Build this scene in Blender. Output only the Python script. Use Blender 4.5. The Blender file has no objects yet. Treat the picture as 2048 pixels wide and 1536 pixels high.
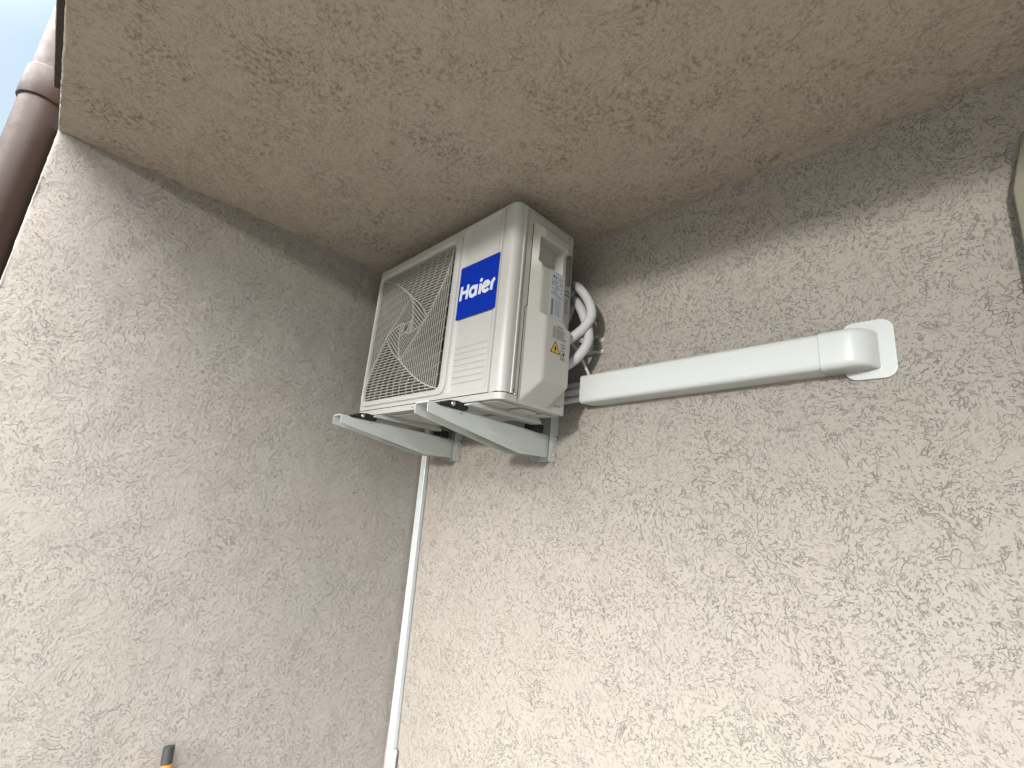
import bpy, bmesh, math, random
from mathutils import Vector, Matrix, noise
R_ = math.radians
random.seed(7)
scene = bpy.context.scene
COL = scene.collection
Z0 = 2.53            # height of the soffit above the paving; shapes below are given with z measured from the soffit

# ------------------------------------------------------------------ camera, sky, sun, exposure
cam = bpy.data.cameras.new("camera")
cam.sensor_width = 36.0
cam.lens = 935.389 / 2048 * 36.0
cam.clip_start = 0.01
cam.clip_end = 2000
cam_o = bpy.data.objects.new("camera", cam)
cam_o.location = (1.788, -1.209, -0.925 + Z0)
cam_o.rotation_euler = (R_(104.082), R_(-4.908), R_(44.952))
COL.objects.link(cam_o)
scene.camera = cam_o

SUN_EL, SUN_AZ = 8.8, -16.0       # degrees: low hazy sun in front of the wall, a little to the right
VEIL, CLOUD_FAR, CLOUD_FILL = .95, 1.12, 28.0
world = bpy.data.worlds.new("World")
scene.world = world
world.use_nodes = True
wn = world.node_tree
for n in list(wn.nodes): wn.nodes.remove(n)
sky = wn.nodes.new('ShaderNodeTexSky')
sky.sky_type = 'NISHITA'
sky.sun_disc = False
sky.sun_elevation = R_(SUN_EL)
sky.sun_rotation = R_(180 + SUN_AZ)
sky.air_density = 0.6
sky.dust_density = 0.25
sky.ozone_density = 1.0
bg = wn.nodes.new('ShaderNodeBackground')
bg.inputs['Strength'].default_value = 0.15
wo = wn.nodes.new('ShaderNodeOutputWorld')
# thin cloud veil over the clear sky; brighter unseen patch added as fill light
wtc = wn.nodes.new('ShaderNodeTexCoord')
wsep = wn.nodes.new('ShaderNodeSeparateXYZ'); wn.links.new(wtc.outputs['Generated'], wsep.inputs[0])
wdot = wn.nodes.new('ShaderNodeVectorMath'); wdot.operation = 'DOT_PRODUCT'
wdot.inputs[1].default_value = (.42, -.56, .70)
wn.links.new(wtc.outputs['Generated'], wdot.inputs[0])
def wmr(src, a, b, c, d):
    n = wn.nodes.new('ShaderNodeMapRange'); n.interpolation_type = 'SMOOTHSTEP'
    for k, v in zip(('From Min', 'From Max', 'To Min', 'To Max'), (a, b, c, d)): n.inputs[k].default_value = v
    wn.links.new(src, n.inputs['Value']); return n.outputs['Result']
def wmul(a, b):
    n = wn.nodes.new('ShaderNodeMath'); n.operation = 'MULTIPLY'; wn.links.new(a, n.inputs[0]); wn.links.new(b, n.inputs[1]); return n.outputs[0]
wnoi = wn.nodes.new('ShaderNodeTexNoise'); wnoi.inputs['Scale'].default_value = 2.6; wnoi.inputs['Detail'].default_value = 5
wn.links.new(wtc.outputs['Generated'], wnoi.inputs['Vector'])
cover_ = wmul(wmr(wnoi.outputs['Fac'], .30, .62, .55, 1.0), wmr(wsep.outputs['Z'], -.05, .22, 0.0, VEIL))
cloud = wn.nodes.new('ShaderNodeCombineColor')
fill_ = wmul(wmr(wdot.outputs['Value'], 0, .95, 0, 1), wmr(wsep.outputs['Z'], .16, .62, 0, 1))
lum = wmr(fill_, 0, 1, CLOUD_FAR, CLOUD_FILL)
for i, (t_, far_) in enumerate(((1.0, .80), (.99, .97), (.97, 1.12))):
    tn = wmr(fill_, 0, .25, far_, t_)
    wn.links.new(wmul(lum, tn), cloud.inputs[i])
wmix = wn.nodes.new('ShaderNodeMix'); wmix.data_type = 'RGBA'
wn.links.new(cover_, wmix.inputs['Factor']); wn.links.new(sky.outputs[0], wmix.inputs['A']); wn.links.new(cloud.outputs[0], wmix.inputs['B'])
wn.links.new(wmix.outputs['Result'], bg.inputs[0]); wn.links.new(bg.outputs[0], wo.inputs[0])

sun = bpy.data.lights.new("sun", 'SUN')
sun.energy = 0.5
sun.angle = R_(3.8)
sun.color = (1.0, 0.975, 0.94)
sun_o = bpy.data.objects.new("sun", sun)
e, a = R_(SUN_EL), R_(SUN_AZ)
to_sun = Vector((-math.sin(a) * math.cos(e), -math.cos(a) * math.cos(e), math.sin(e)))
sun_o.rotation_euler = to_sun.to_track_quat('Z', 'Y').to_euler()
sun_o.location = (0, -6, 4)
COL.objects.link(sun_o)

scene.view_settings.view_transform = 'Standard'
scene.view_settings.look = 'None'
scene.view_settings.gamma = 1
scene.view_settings.exposure = 2.34
scene.render.engine = 'CYCLES'
scene.cycles.max_bounces = 8
scene.cycles.diffuse_bounces = 6

# ------------------------------------------------------------------ materials
def newmat(name):
    m = bpy.data.materials.new(name); m.use_nodes = True
    nt = m.node_tree
    return m, nt, nt.nodes['Principled BSDF']
def nd(nt, t, **kw):
    n = nt.nodes.new(t)
    for k, v in kw.items(): setattr(n, k, v)
    return n
def math_n(nt, op, a, b=None, c=None, clamp=False):
    n = nd(nt, 'ShaderNodeMath', operation=op); n.use_clamp = clamp
    for i, v in enumerate((a, b, c)):
        if v is None: continue
        if isinstance(v, (int, float)): n.inputs[i].default_value = v
        else: nt.links.new(v, n.inputs[i])
    return n.outputs[0]
def noise_n(nt, vec, scale, detail=2, rough=.5, dist=0):
    n = nd(nt, 'ShaderNodeTexNoise'); n.inputs['Scale'].default_value = scale
    n.inputs['Detail'].default_value = detail; n.inputs['Roughness'].default_value = rough
    n.inputs['Distortion'].default_value = dist
    nt.links.new(vec, n.inputs['Vector']); return n.outputs['Fac']
def ramp(nt, fac, lo, hi, a=0., b=1.):
    n = nd(nt, 'ShaderNodeMapRange'); n.interpolation_type = 'SMOOTHSTEP'
    n.inputs['From Min'].default_value = lo; n.inputs['From Max'].default_value = hi
    n.inputs['To Min'].default_value = a; n.inputs['To Max'].default_value = b
    nt.links.new(fac, n.inputs['Value']); return n.outputs['Result']

def plaster(name, base, shade_dirt, offset, groove=1.0, soft=0.0, stretch=None, gcol=1.0):
    m, nt, bs = newmat(name)
    tc = nd(nt, 'ShaderNodeTexCoord')
    mp = nd(nt, 'ShaderNodeMapping'); mp.inputs['Location'].default_value = offset
    if stretch: mp.inputs['Scale'].default_value = stretch[0]; mp.inputs['Rotation'].default_value = stretch[1]
    nt.links.new(tc.outputs['Object'], mp.inputs['Vector'])
    P0 = mp.outputs['Vector']
    # warp so scratches swirl like a float's track
    wv = nd(nt, 'ShaderNodeTexNoise'); wv.inputs['Scale'].default_value = 7; wv.inputs['Detail'].default_value = 1
    nt.links.new(P0, wv.inputs['Vector'])
    sub = nd(nt, 'ShaderNodeVectorMath', operation='SUBTRACT'); sub.inputs[1].default_value = (.5, .5, .5)
    nt.links.new(wv.outputs['Color'], sub.inputs[0])
    scl = nd(nt, 'ShaderNodeVectorMath', operation='SCALE'); scl.inputs['Scale'].default_value = 0.09
    nt.links.new(sub.outputs[0], scl.inputs[0])
    add = nd(nt, 'ShaderNodeVectorMath', operation='ADD'); nt.links.new(P0, add.inputs[0]); nt.links.new(scl.outputs[0], add.inputs[1])
    P = add.outputs[0]
    rims = []
    def worm(scale, width, mscale, mthr, detail=2, shift=0.):
        o = nd(nt, 'ShaderNodeVectorMath', operation='ADD'); o.inputs[1].default_value = (shift, shift * 1.7, -shift)
        nt.links.new(P, o.inputs[0])
        f = noise_n(nt, o.outputs[0], scale, detail, .55)
        d = math_n(nt, 'ABSOLUTE', math_n(nt, 'SUBTRACT', f, .5))
        line = ramp(nt, d, 0.0, width, 1, 0)
        mk = ramp(nt, noise_n(nt, o.outputs[0], mscale, 2, .6), mthr, mthr + .05)
        rims.append(math_n(nt, 'MULTIPLY', ramp(nt, d, width * .6, width * 2.4, 1, 0), mk))
        return math_n(nt, 'MULTIPLY', line, mk)
    dens = ramp(nt, noise_n(nt, P0, 6.5, 3, .6), .34, .60, .42, 1)
    a_ = worm(80, .018, 70, .51)
    b_ = worm(40, .0085, 28, .56, 3, 3.1)
    c_ = worm(13, .0034, 10, .575, 2, 7.7)
    e_ = worm(125, .036, 120, .52, 2, 11.3)
    dots = ramp(nt, noise_n(nt, P, 210, 2, .6), .655, .72)
    g = math_n(nt, 'MULTIPLY', math_n(nt, 'MAXIMUM', a_, math_n(nt, 'MULTIPLY', e_, .9)), dens)
    g = math_n(nt, 'MAXIMUM', g, math_n(nt, 'MULTIPLY', b_, .9))
    g = math_n(nt, 'MAXIMUM', g, c_)
    g = math_n(nt, 'MAXIMUM', g, math_n(nt, 'MULTIPLY', dots, .6))
    # how deep the scratches run varies from patch to patch
    g = math_n(nt, 'MULTIPLY', g, ramp(nt, noise_n(nt, P0, 22, 3, .6), .36, .62, .35, 1))
    grain = noise_n(nt, P0, 320, 3, .7)
    lump = noise_n(nt, P, 34, 5, .62)
    big = noise_n(nt, P0, 5, 3, .5)
    # soft shallow halo around every scratch: mortar pushed up next to it
    rim = math_n(nt, 'MAXIMUM', math_n(nt, 'MULTIPLY', rims[0], dens), math_n(nt, 'MAXIMUM', rims[1], rims[2]))
    h = math_n(nt, 'ADD', math_n(nt, 'MULTIPLY', g, -1.0), math_n(nt, 'MULTIPLY', rim, .28))
    h = math_n(nt, 'ADD', h, math_n(nt, 'MULTIPLY', grain, .16))
    h = math_n(nt, 'ADD', h, math_n(nt, 'MULTIPLY', lump, .8))
    bp = nd(nt, 'ShaderNodeBump'); bp.inputs['Strength'].default_value = min(1, .82 * groove)
    bp.inputs['Distance'].default_value = 0.0045
    nt.links.new(h, bp.inputs['Height']); nt.links.new(bp.outputs[0], bs.inputs['Normal'])
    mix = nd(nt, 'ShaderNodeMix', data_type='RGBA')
    mix.inputs['A'].default_value = (*base, 1); mix.inputs['B'].default_value = (*shade_dirt, 1)
    patch = math_n(nt, 'MULTIPLY', ramp(nt, noise_n(nt, P, 95, 5, .75), .45, .63), ramp(nt, noise_n(nt, P0, 14, 5, .7), .40, .60, .18, 1))
    patch = math_n(nt, 'MULTIPLY', patch, .12 + soft)
    patch = math_n(nt, 'MULTIPLY', patch, ramp(nt, big, .35, .65, .45, 1))
    fac = math_n(nt, 'MAXIMUM', math_n(nt, 'MULTIPLY', g, .18 * gcol), patch)  # scratches carry their shade in the colour; patch is the plaster's own mottling
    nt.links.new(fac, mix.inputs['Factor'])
    tint = nd(nt, 'ShaderNodeMix', data_type='RGBA', blend_type='MULTIPLY')
    tint.inputs['Factor'].default_value = 1
    cr = nd(nt, 'ShaderNodeValToRGB')
    cr.color_ramp.elements[0].position = .35; cr.color_ramp.elements[0].color = (1.0, .98, .968, 1)
    cr.color_ramp.elements[1].position = .65; cr.color_ramp.elements[1].color = (.965, .975, .945, 1)
    nt.links.new(noise_n(nt, P0, 3.3, 2, .5), cr.inputs[0])
    nt.links.new(mix.outputs['Result'], tint.inputs['A']); nt.links.new(cr.outputs[0], tint.inputs['B'])
    nt.links.new(tint.outputs['Result'], bs.inputs['Base Color'])
    bs.inputs['Roughness'].default_value = .85
    bs.inputs['Specular IOR Level'].default_value = .25
    return m

def paint(name, col, rough=.4, spec=.5, metal=0, grime=.12, bump=.0, gscale=9):
    m, nt, bs = newmat(name)
    tc = nd(nt, 'ShaderNodeTexCoord')
    f = ramp(nt, noise_n(nt, tc.outputs['Object'], gscale, 5, .65), .45, .8)
    mix = nd(nt, 'ShaderNodeMix', data_type='RGBA')
    mix.inputs['A'].default_value = (*col, 1); mix.inputs['B'].default_value = (*(c * .72 for c in col), 1)
    nt.links.new(math_n(nt, 'MULTIPLY', f, grime * 2), mix.inputs['Factor'])
    nt.links.new(mix.outputs['Result'], bs.inputs['Base Color'])
    rr = ramp(nt, noise_n(nt, tc.outputs['Object'], 40, 3, .6), .3, .7, rough - .06, rough + .08)
    nt.links.new(rr, bs.inputs['Roughness'])
    bs.inputs['Specular IOR Level'].default_value = spec; bs.inputs['Metallic'].default_value = metal
    if bump:
        bp = nd(nt, 'ShaderNodeBump'); bp.inputs['Strength'].default_value = bump; bp.inputs['Distance'].default_value = .0006
        nt.links.new(noise_n(nt, tc.outputs['Object'], 500, 2), bp.inputs['Height']); nt.links.new(bp.outputs[0], bs.inputs['Normal'])
    return m

BASE = (.308, .282, .252); SHADE_DIRT = (.112, .092, .072)  # second tone: painted shade inside scratches, and smudges
M = dict(
    wall=plaster('back wall plaster', BASE, SHADE_DIRT, (0, 0, 0)),
    side=plaster('side wall plaster', (.304, .281, .256), SHADE_DIRT, (11.3, 4.7, 2.1), 1.0, gcol=.55),
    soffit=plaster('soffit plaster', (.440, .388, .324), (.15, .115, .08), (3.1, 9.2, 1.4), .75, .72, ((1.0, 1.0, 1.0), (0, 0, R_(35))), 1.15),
    enamel=paint('cream enamel', (.385, .383, .360), .36, .5, 0, .04, .1),
    enamel2=paint('cream plastic', (.375, .368, .340), .42, .45, 0, .08, .1),
    grille=paint('grille enamel', (0.361, 0.348, 0.312), .42, .45, 0, .12),
    dark=paint('dark cavity', (.045, .045, .04), .8, .2),
    fan=paint('grey fan plastic', (0.04, 0.037, 0.032), .5, .4),
    fins=paint('aluminium fins', (.25, .25, .24), .5, .5, .6),
    seam=paint('seam shadow gap', (.03, .03, .028), .9, .1),
    bracket=paint('grey green powder coat', (.42, .445, .42), .38, .5, 0, .12, .2),
    white=paint('white upvc', (.49, .505, .49), .34, .5, 0, .02, 0, 3),
    conduit=paint('white conduit', (.45, .472, .465), .35, .5, 0, .08),
    foam=paint('white pipe wrap', (0.410, 0.410, 0.414), .55, .4, 0, .15, .4, 30),
    cable=paint('grey white cable', (0.451, 0.451, 0.426), .5, .4),
    rubber=paint('black rubber', (.012, .012, .012), .6, .4, 0, .1, .5),
    steel=paint('zinc steel', (.6, .6, .6), .28, .5, 1),
    pipe=paint('brown downpipe', (.034, .0175, .0125), .5, .35, 0, .15),
    flash=paint('brown flashing', (.045, .035, .028), .6, .3),
    blue=paint('blue badge', (.0004, .020, .27), .5, .12, 0, .0),
    letters=paint('white lettering', (0.508, 0.541, 0.607), .4, .4, 0, .0),
    label=paint('silver label', (0.410, 0.443, 0.492), .35, .5, .1, .1),
    label2=paint('grey label', (0.344, 0.344, 0.328), .4, .5, 0, .1),
    label3=paint('dark label', (.13, .14, .12), .35, .5, 0, .2, 0, 60),
    ink=paint('grey ink', (.16, .16, .16), .6, .3),
    black=paint('black ink', (.02, .018, .015), .6, .3),
    yellow=paint('warning yellow', (0.590, 0.369, 0.049), .45, .4, 0, .05),
    orange=paint('orange pole', (0.590, 0.180, 0.025), .45, .4, 0, .1),
    cap=paint('black cap', (.03, .03, .032), .5, .4),
    shutter=paint('cream shutter', (.17, .155, .112), .5, .4, 0, .12, .2),
    ground=paint('dark paving', (.06, .057, .052), .8, .3, 0, .3),
    blocker=paint('horizon blocker green', (.05, .06, .035), .95, .1, 0, .4, 0, .05),  # for the added ridge that holds back horizon light
)

# ------------------------------------------------------------------ helpers
def obj(name, bm, mat, parent=None, smooth=False, bevel=0, segs=2, angle=None, loc=None):
    """link a bmesh given in scene coordinates (z from the soffit) as one mesh object"""
    base = Vector(parent['_o']) if parent is not None else (Vector(loc) if loc else Vector((0, 0, 0)))
    bmesh.ops.translate(bm, verts=bm.verts, vec=-base if parent is not None or loc else Vector((0, 0, 0)))
    me = bpy.data.meshes.new(name)
    if smooth:
        for f in bm.faces: f.smooth = True
    bm.to_mesh(me); bm.free()
    for mm in (mat if isinstance(mat, (list, tuple)) else [mat]): me.materials.append(mm)
    o = bpy.data.objects.new(name, me); COL.objects.link(o)
    if parent is not None:
        o.parent = parent
        o['_o'] = list(base)
    else:
        o.location = (base.x, base.y, base.z + Z0)
        o['_o'] = list(base)
    if bevel:
        b = o.modifiers.new('bevel', 'BEVEL'); b.width = bevel; b.segments = segs; b.limit_method = 'ANGLE'; b.angle_limit = R_(angle or 35)
        for f in me.polygons: f.use_smooth = True
        w = o.modifiers.new('wn', 'WEIGHTED_NORMAL'); w.keep_sharp = True
    return o
def thing(name, loc, label, cat, group=None):
    o = bpy.data.objects.new(name, None); COL.objects.link(o)
    o.empty_display_size = .05
    o.location = (loc[0], loc[1], loc[2] + Z0); o['_o'] = list(loc)
    o['label'] = label; o['category'] = cat
    if group: o['group'] = group
    return o
def tag(o, label, cat, group=None):
    o['label'] = label; o['category'] = cat
    if group: o['group'] = group
    return o
def box(bm, a, b):
    x0, y0, z0 = a; x1, y1, z1 = b
    v = [bm.verts.new(c) for c in ((x0,y0,z0),(x1,y0,z0),(x1,y1,z0),(x0,y1,z0),(x0,y0,z1),(x1,y0,z1),(x1,y1,z1),(x0,y1,z1))]
    for f in ((0,3,2,1),(4,5,6,7),(0,1,5,4),(1,2,6,5),(2,3,7,6),(3,0,4,7)): bm.faces.new([v[i] for i in f])
    return bm
def B(*boxes):
    bm = bmesh.new()
    for a, b in boxes: box(bm, a, b)
    return bm
def tube(bm, pts, r, n=14, caps=True, rf=None, squash=1.0):
    pts = [Vector(p) for p in pts]; rings = []; up = None
    for i, p in enumerate(pts):
        t = (pts[min(i + 1, len(pts) - 1)] - pts[max(i - 1, 0)]).normalized()
        if up is None:
            up = Vector((0, 0, 1)) if abs(t.z) < .9 else Vector((1, 0, 0))
        u = (up - t * up.dot(t)).normalized(); v = t.cross(u); up = u
        rr = rf(i) if rf else r
        rings.append([bm.verts.new(p + (u * math.cos(2 * math.pi * k / n) + v * math.sin(2 * math.pi * k / n) * squash) * rr) for k in range(n)])
    for A, C in zip(rings, rings[1:]):
        for k in range(n): bm.faces.new((A[k], A[(k + 1) % n], C[(k + 1) % n], C[k]))
    if caps:
        bm.faces.new(rings[0][::-1]); bm.faces.new(rings[-1])
    return bm
def spline(pts, n=10):
    P = [Vector(p) for p in pts]; P = [P[0] * 2 - P[1]] + P + [P[-1] * 2 - P[-2]]; out = []
    for i in range(1, len(P) - 2):
        for k in range(n):
            t = k / n; a, b, c, d = P[i - 1], P[i], P[i + 1], P[i + 2]
            out.append(.5 * ((2 * b) + (c - a) * t + (2 * a - 5 * b + 4 * c - d) * t * t + (3 * b - a - 3 * c + d) * t ** 3))
    out.append(P[-2]); return out
def prism(bm, poly, axis, a, b):
    """poly: 2D points; extruded along axis from a to b (axis x: (y,z); y: (x,z); z: (x,y))"""
    def P(q, h):
        return {'x': (h, q[0], q[1]), 'y': (q[0], h, q[1]), 'z': (q[0], q[1], h)}[axis]
    A = [bm.verts.new(P(q, a)) for q in poly]; C = [bm.verts.new(P(q, b)) for q in poly]
    n = len(poly)
    bm.faces.new(A); bm.faces.new(C[::-1])
    for i in range(n): bm.faces.new((A[i], C[i], C[(i + 1) % n], A[(i + 1) % n]))
    bmesh.ops.recalc_face_normals(bm, faces=bm.faces)
    return bm
def rrect(x0, x1, z0, z1, r, n=6):
    out = []
    for cx, cz, s in ((x1 - r, z1 - r, 0), (x0 + r, z1 - r, 90), (x0 + r, z0 + r, 180), (x1 - r, z0 + r, 270)):
        for k in range(n + 1):
            t = R_(s + 90 * k / n); out.append((cx + r * math.cos(t), cz + r * math.sin(t)))
    return out
def grid_surface(fn, us, vs):
    bm = bmesh.new()
    G = [[bm.verts.new(fn(u, v)) for v in vs] for u in us]
    for i in range(len(us) - 1):
        for j in range(len(vs) - 1): bm.faces.new((G[i][j], G[i + 1][j], G[i + 1][j + 1], G[i][j + 1]))
    return bm, G
def lin(a, b, n): return [a + (b - a) * i / n for i in range(n + 1)]
def wob(p, s, amp, off=0.): return amp * noise.fractal(Vector(p) * s + Vector((off, off * 2, 0)), 1.0, 2.0, 3)

# ------------------------------------------------------------------ ground
bm = bmesh.new()
v = [bm.verts.new(c) for c in ((-600, -600, -2.53), (600, -600, -2.53), (600, 600, -2.53), (-600, 600, -2.53))]
bm.faces.new(v)
g = obj('ground', bm, M['ground']); g['kind'] = 'structure'

# unseen ridge added to block the low sky glow opposite the wall
def hf(u, v_):
    th = math.pi * (1.03 + .94 * u) + 0
    r = 260 + 260 * v_
    prof_ = math.sin(min(1, v_ * 1.6) * math.pi / 2) ** .8
    h = prof_ * (31 + 9 * noise.fractal(Vector((u * 9, v_ * 3, 2)), 1, 2, 4) + 2.0 * noise.noise(Vector((u * 160, v_ * 30, 0)))) * (1 if v_ < .99 else .8)
    return (r * math.cos(th), r * math.sin(th), -2.8 + h)
bm, G = grid_surface(hf, lin(0, 1, 360), lin(0, 1, 24))
g = obj('horizon_blocker', bm, M['blocker'], smooth=True); g['kind'] = 'structure'

# ------------------------------------------------------------------ rendered walls and soffit
L = 1.390
def close_back(bm, thick_dir, amount):
    """give an open sheet a back: solidify with a flat offset"""
    geom = bmesh.ops.extrude_face_region(bm, geom=bm.faces[:])
    vs = [q for q in geom['geom'] if isinstance(q, bmesh.types.BMVert)]
    for q in vs:
        q.co[thick_dir] = amount
    bmesh.ops.recalc_face_normals(bm, faces=bm.faces)
# back wall, facing -y, with slight hand-floated waviness
def bw(x, z):
    y = wob((x, z, 0), 7, .0020) + wob((x, z, 0), 38, .0006, 5) + wob((x, z, 4), 24, .005, 1) * math.exp(-max(0, -z) / .02)
    return (x, y, z)
bm, G = grid_surface(bw, lin(-.03, 4.2, 280), lin(-2.60, .03, 176))
close_back(bm, 1, .25)
tag(obj('back_wall', bm, M['wall'], smooth=False, loc=(0, 0, -2.53)), 'warm beige scratched plaster wall behind the outdoor unit and the white duct', 'wall')
for f in COL.objects['back_wall'].data.polygons: f.use_smooth = True

# side wall, facing +x, its free vertical edge at y=-L with a ragged lighter arris
def sw(y, z):
    t = max(0, min(1, (y + L + .010) / .010))
    x = wob((y, z, 3), 7, .0020, 9) + wob((y, z, 3), 38, .0006, 2) + wob((y, z, 6), 26, .006, 3) * math.exp(-max(0, -z) / .02)
    return (x, y, z)
bm, G = grid_surface(sw, [-L] + lin(-L + .006, .03, 96), lin(-2.60, .03, 176))
# wrap the sheet round the arris: rounded, ragged, then the front face of the building to the left
edge = G[0]
def strip(prev, fn, rows):
    for r in rows:
        cur = [bm.verts.new(fn(q.co.z, r)) for q in edge]
        for j in range(len(edge) - 1): bm.faces.new((prev[j], prev[j + 1], cur[j + 1], cur[j]))
        prev = cur
    return prev
def arr(z, t):   # t 0..1 quarter turn then along -x
    rag = .0016 * noise.noise(Vector((z * 60, 4, t))) + .0012 * noise.noise(Vector((z * 190, 1, 0)))
    if t <= 1:
        a_ = t * math.pi / 2
        return (-.004 + .004 * math.cos(a_) + rag, -L - .004 * math.sin(a_) + rag, z)
    return (-.004 - (t - 1), -L - .004, z)
last = strip(edge, arr, [.25, .5, .75, 1.0, 1.02, 1.3, 3.2])
strip(last, lambda z, t: (-2.2, .03, z), [0])
tag(obj('side_wall', bm, M['side'], smooth=True, loc=(0, -.7, -2.53)), 'cool grey beige plaster side wall at the left, ending beside the brown downpipe', 'wall')

# soffit: underside of the floor above, facing down; free edge along y=-L
def cf(x, y):
    return (x, y, wob((x, y, 7), 6, .0022, 4) + wob((x, y, 7), 38, .0006, 8) + wob((x, y, 2), 22, .006, 6) * (math.exp(-max(0, x) / .025) + math.exp(-max(0, -y) / .025)))
bm, G = grid_surface(cf, lin(-.03, 4.2, 280), [-L] + lin(-L + .006, .03, 96))
edge = [row[0] for row in G]
def strip2(prev, fn, rows):
    for r in rows:
        cur = [bm.verts.new(fn(q.co.x, r)) for q in edge]
        for j in range(len(edge) - 1): bm.faces.new((prev[j], cur[j], cur[j + 1], prev[j + 1]))
        prev = cur
    return prev
def arr2(x, t):
    rag = .0016 * noise.noise(Vector((x * 60, 2, t))) + .0014 * noise.noise(Vector((x * 170, 8, 0)))
    if t <= 1:
        a_ = t * math.pi / 2
        return (x, -L - .004 * math.sin(a_) + rag, .004 - .004 * math.cos(a_) + rag)
    return (x, -L - .004, .004 + (t - 1))
last = strip2(edge, arr2, [.25, .5, .75, 1.0, 1.01, 1.1, 3.7])
strip2(last, lambda x, t: (x, .03, 2.7), [0])
tag(obj('soffit', bm, M['soffit'], smooth=True, loc=(2, -.7, 0)), 'brown beige plastered soffit overhead, mottled and shaded, under the floor above', 'ceiling')

# drip flashing along the outer edge of the soffit
t = thing('drip_flashing', (2, -L, .01), 'thin dark drip strip along the outer edge of the overhead soffit', 'flashing')
obj('strip', B(((.20, -L - .0165, .006), (4.2, -L - .004, .028))), M['flash'], t)
bm = bmesh.new()
xs = lin(.20, 4.2, 500)
tube(bm, [(x, -L - .0175 + .0006 * noise.noise(Vector((x * 80, 0, 0))), .007 + .0006 * noise.noise(Vector((x * 90, 5, 0)))) for x in xs], .0011, 6)
obj('plaster_edge', bm, M['soffit'], t)

# ------------------------------------------------------------------ downpipe at the left
px, py, pr = -.080, -1.4485, .052
t = thing('downpipe', (px, py, -2.53), 'brown round rainwater pipe with a wider collar beside the left wall edge', 'downpipe')
obj('pipe', tube(bmesh.new(), [(px, py, -2.50), (px, py, 2.7)], pr, 48), M['pipe'], t, smooth=True)
bm = bmesh.new()
tube(bm, [(px, py, .092), (px, py, .096), (px, py, .19), (px, py, .198)], .0585, 48, rf=lambda i: (.0565, .0585, .0585, .054)[i])
obj('collar', bm, M['pipe'], t, smooth=True)
bm = bmesh.new()
for zz in (-1.7,):
    tube(bm, [(px, py, zz), (px, py, zz + .03)], .0555, 40)
box(bm, (px - .012, py + .03, -1.70), (px + .012, -L - .002, -1.67))
obj('clip', bm, M['pipe'], t)

# ------------------------------------------------------------------ air conditioner outdoor unit
XA, XB = .094, .894; YF, YB = -.390, -.124; ZT, ZB = -.063, -.662
ZS = -.641        # seam between front panel and base pan
ac = thing('air_conditioner', ((XA + XB) / 2, (YF + YB) / 2, ZB), 'cream outdoor air conditioning unit with blue badge on a wall bracket', 'air conditioner')

def arc(cx, cy, r, a0, a1, n=7):
    return [(cx + r * math.cos(R_(a0 + (a1 - a0) * k / n)), cy + r * math.sin(R_(a0 + (a1 - a0) * k / n))) for k in range(n + 1)]
# front panel wraps round both front corners (plan profile swept in z), flat front part left open
gx0, gx1 = .112, .834
prof_r = [(gx1, YF), (.8385, YF), (.8405, YF + .0055), (.8555, YF + .0055), (.8575, YF)] + arc(XB - .024, YF + .024, .024, -90, 0) + \
         [(XB, -.3555), (XB + .0022, -.3540), (XB + .0026, -.3515), (XB + .0022, -.3490), (XB, -.3478), (XB, -.3425), (XB - .003, -.3415)]
prof_l = [(gx0, YF)] + arc(XA + .014, YF + .014, .014, 270, 180, 5) + [(XA, -.345), (XA + .003, -.344)]
def sweep(bm, prof, zs, flip=False):
    rows = [[bm.verts.new((x, y, z)) for x, y in prof] for z in zs]
    for A, C in zip(rows, rows[1:]):
        for k in range(len(prof) - 1):
            q = (A[k], A[k + 1], C[k + 1], C[k]); bm.faces.new(q[::-1] if flip else q)
    return rows
bm = bmesh.new()
sweep(bm, prof_r, [ZS, ZT]); sweep(bm, prof_l, [ZS, ZT], True)
# centre part: grille cell and badge cell
SPL = .647
cx, cz = .378, -.352
def cell_pts(ring, x0, x1, z0, z1):
    out = []
    for (x, z) in ring:
        dx, dz = x - cx, z - cz
        k = min(((x1 if dx > 0 else x0) - cx) / dx if abs(dx) > 1e-9 else 1e9, ((z1 if dz > 0 else z0) - cz) / dz if abs(dz) > 1e-9 else 1e9)
        out.append((cx + dx * k, cz + dz * k))
    return out
# ring of directions incl. exact cell corners
def ring_of(x0, x1, z0, z1, r, angs):
    out = []
    for t_ in angs:
        d = (math.cos(t_), math.sin(t_)); lo, hi = 0, 1
        def sd(px_, pz_):
            qx = abs(px_ - (x0 + x1) / 2) - ((x1 - x0) / 2 - r); qz = abs(pz_ - (z0 + z1) / 2) - ((z1 - z0) / 2 - r)
            return math.hypot(max(qx, 0), max(qz, 0)) + min(max(qx, qz), 0) - r
        for _ in range(34):
            mid = (lo + hi) / 2
            if sd(cx + d[0] * mid, cz + d[1] * mid) < 0: lo = mid
            else: hi = mid
        out.append((cx + d[0] * lo, cz + d[1] * lo))
    return out
angs = [2 * math.pi * k / 180 for k in range(180)]
for X, Z in ((gx0, ZS), (gx0, ZT), (SPL, ZS), (SPL, ZT)): angs.append(math.atan2(Z - cz, X - cx) % (2 * math.pi))
angs.sort()
dirs = [(cx + math.cos(a_) * .01, cz + math.sin(a_) * .01) for a_ in angs]
loops = [[(x, YF, z) for x, z in cell_pts(dirs, gx0, SPL, ZS, ZT)]]
for ins, dy, rad in ((0, 0, .030), (.0012, -.0045, .029), (.004, -.0062, .027), (.012, -.0062, .025), (.0155, -.005, .024), (.022, .001, .020), (.0235, .007, .019)):
    x0 = .1135 if ins < .01 else .1135 - .002
    loops.append([(x, YF + dy, z) for x, z in ring_of(max(.1125 + ins * .35, x0 + ins * .35 - .001), .6435 - ins * 1.75, -.628 + ins, -.0765 - ins, rad, angs)])
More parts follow.
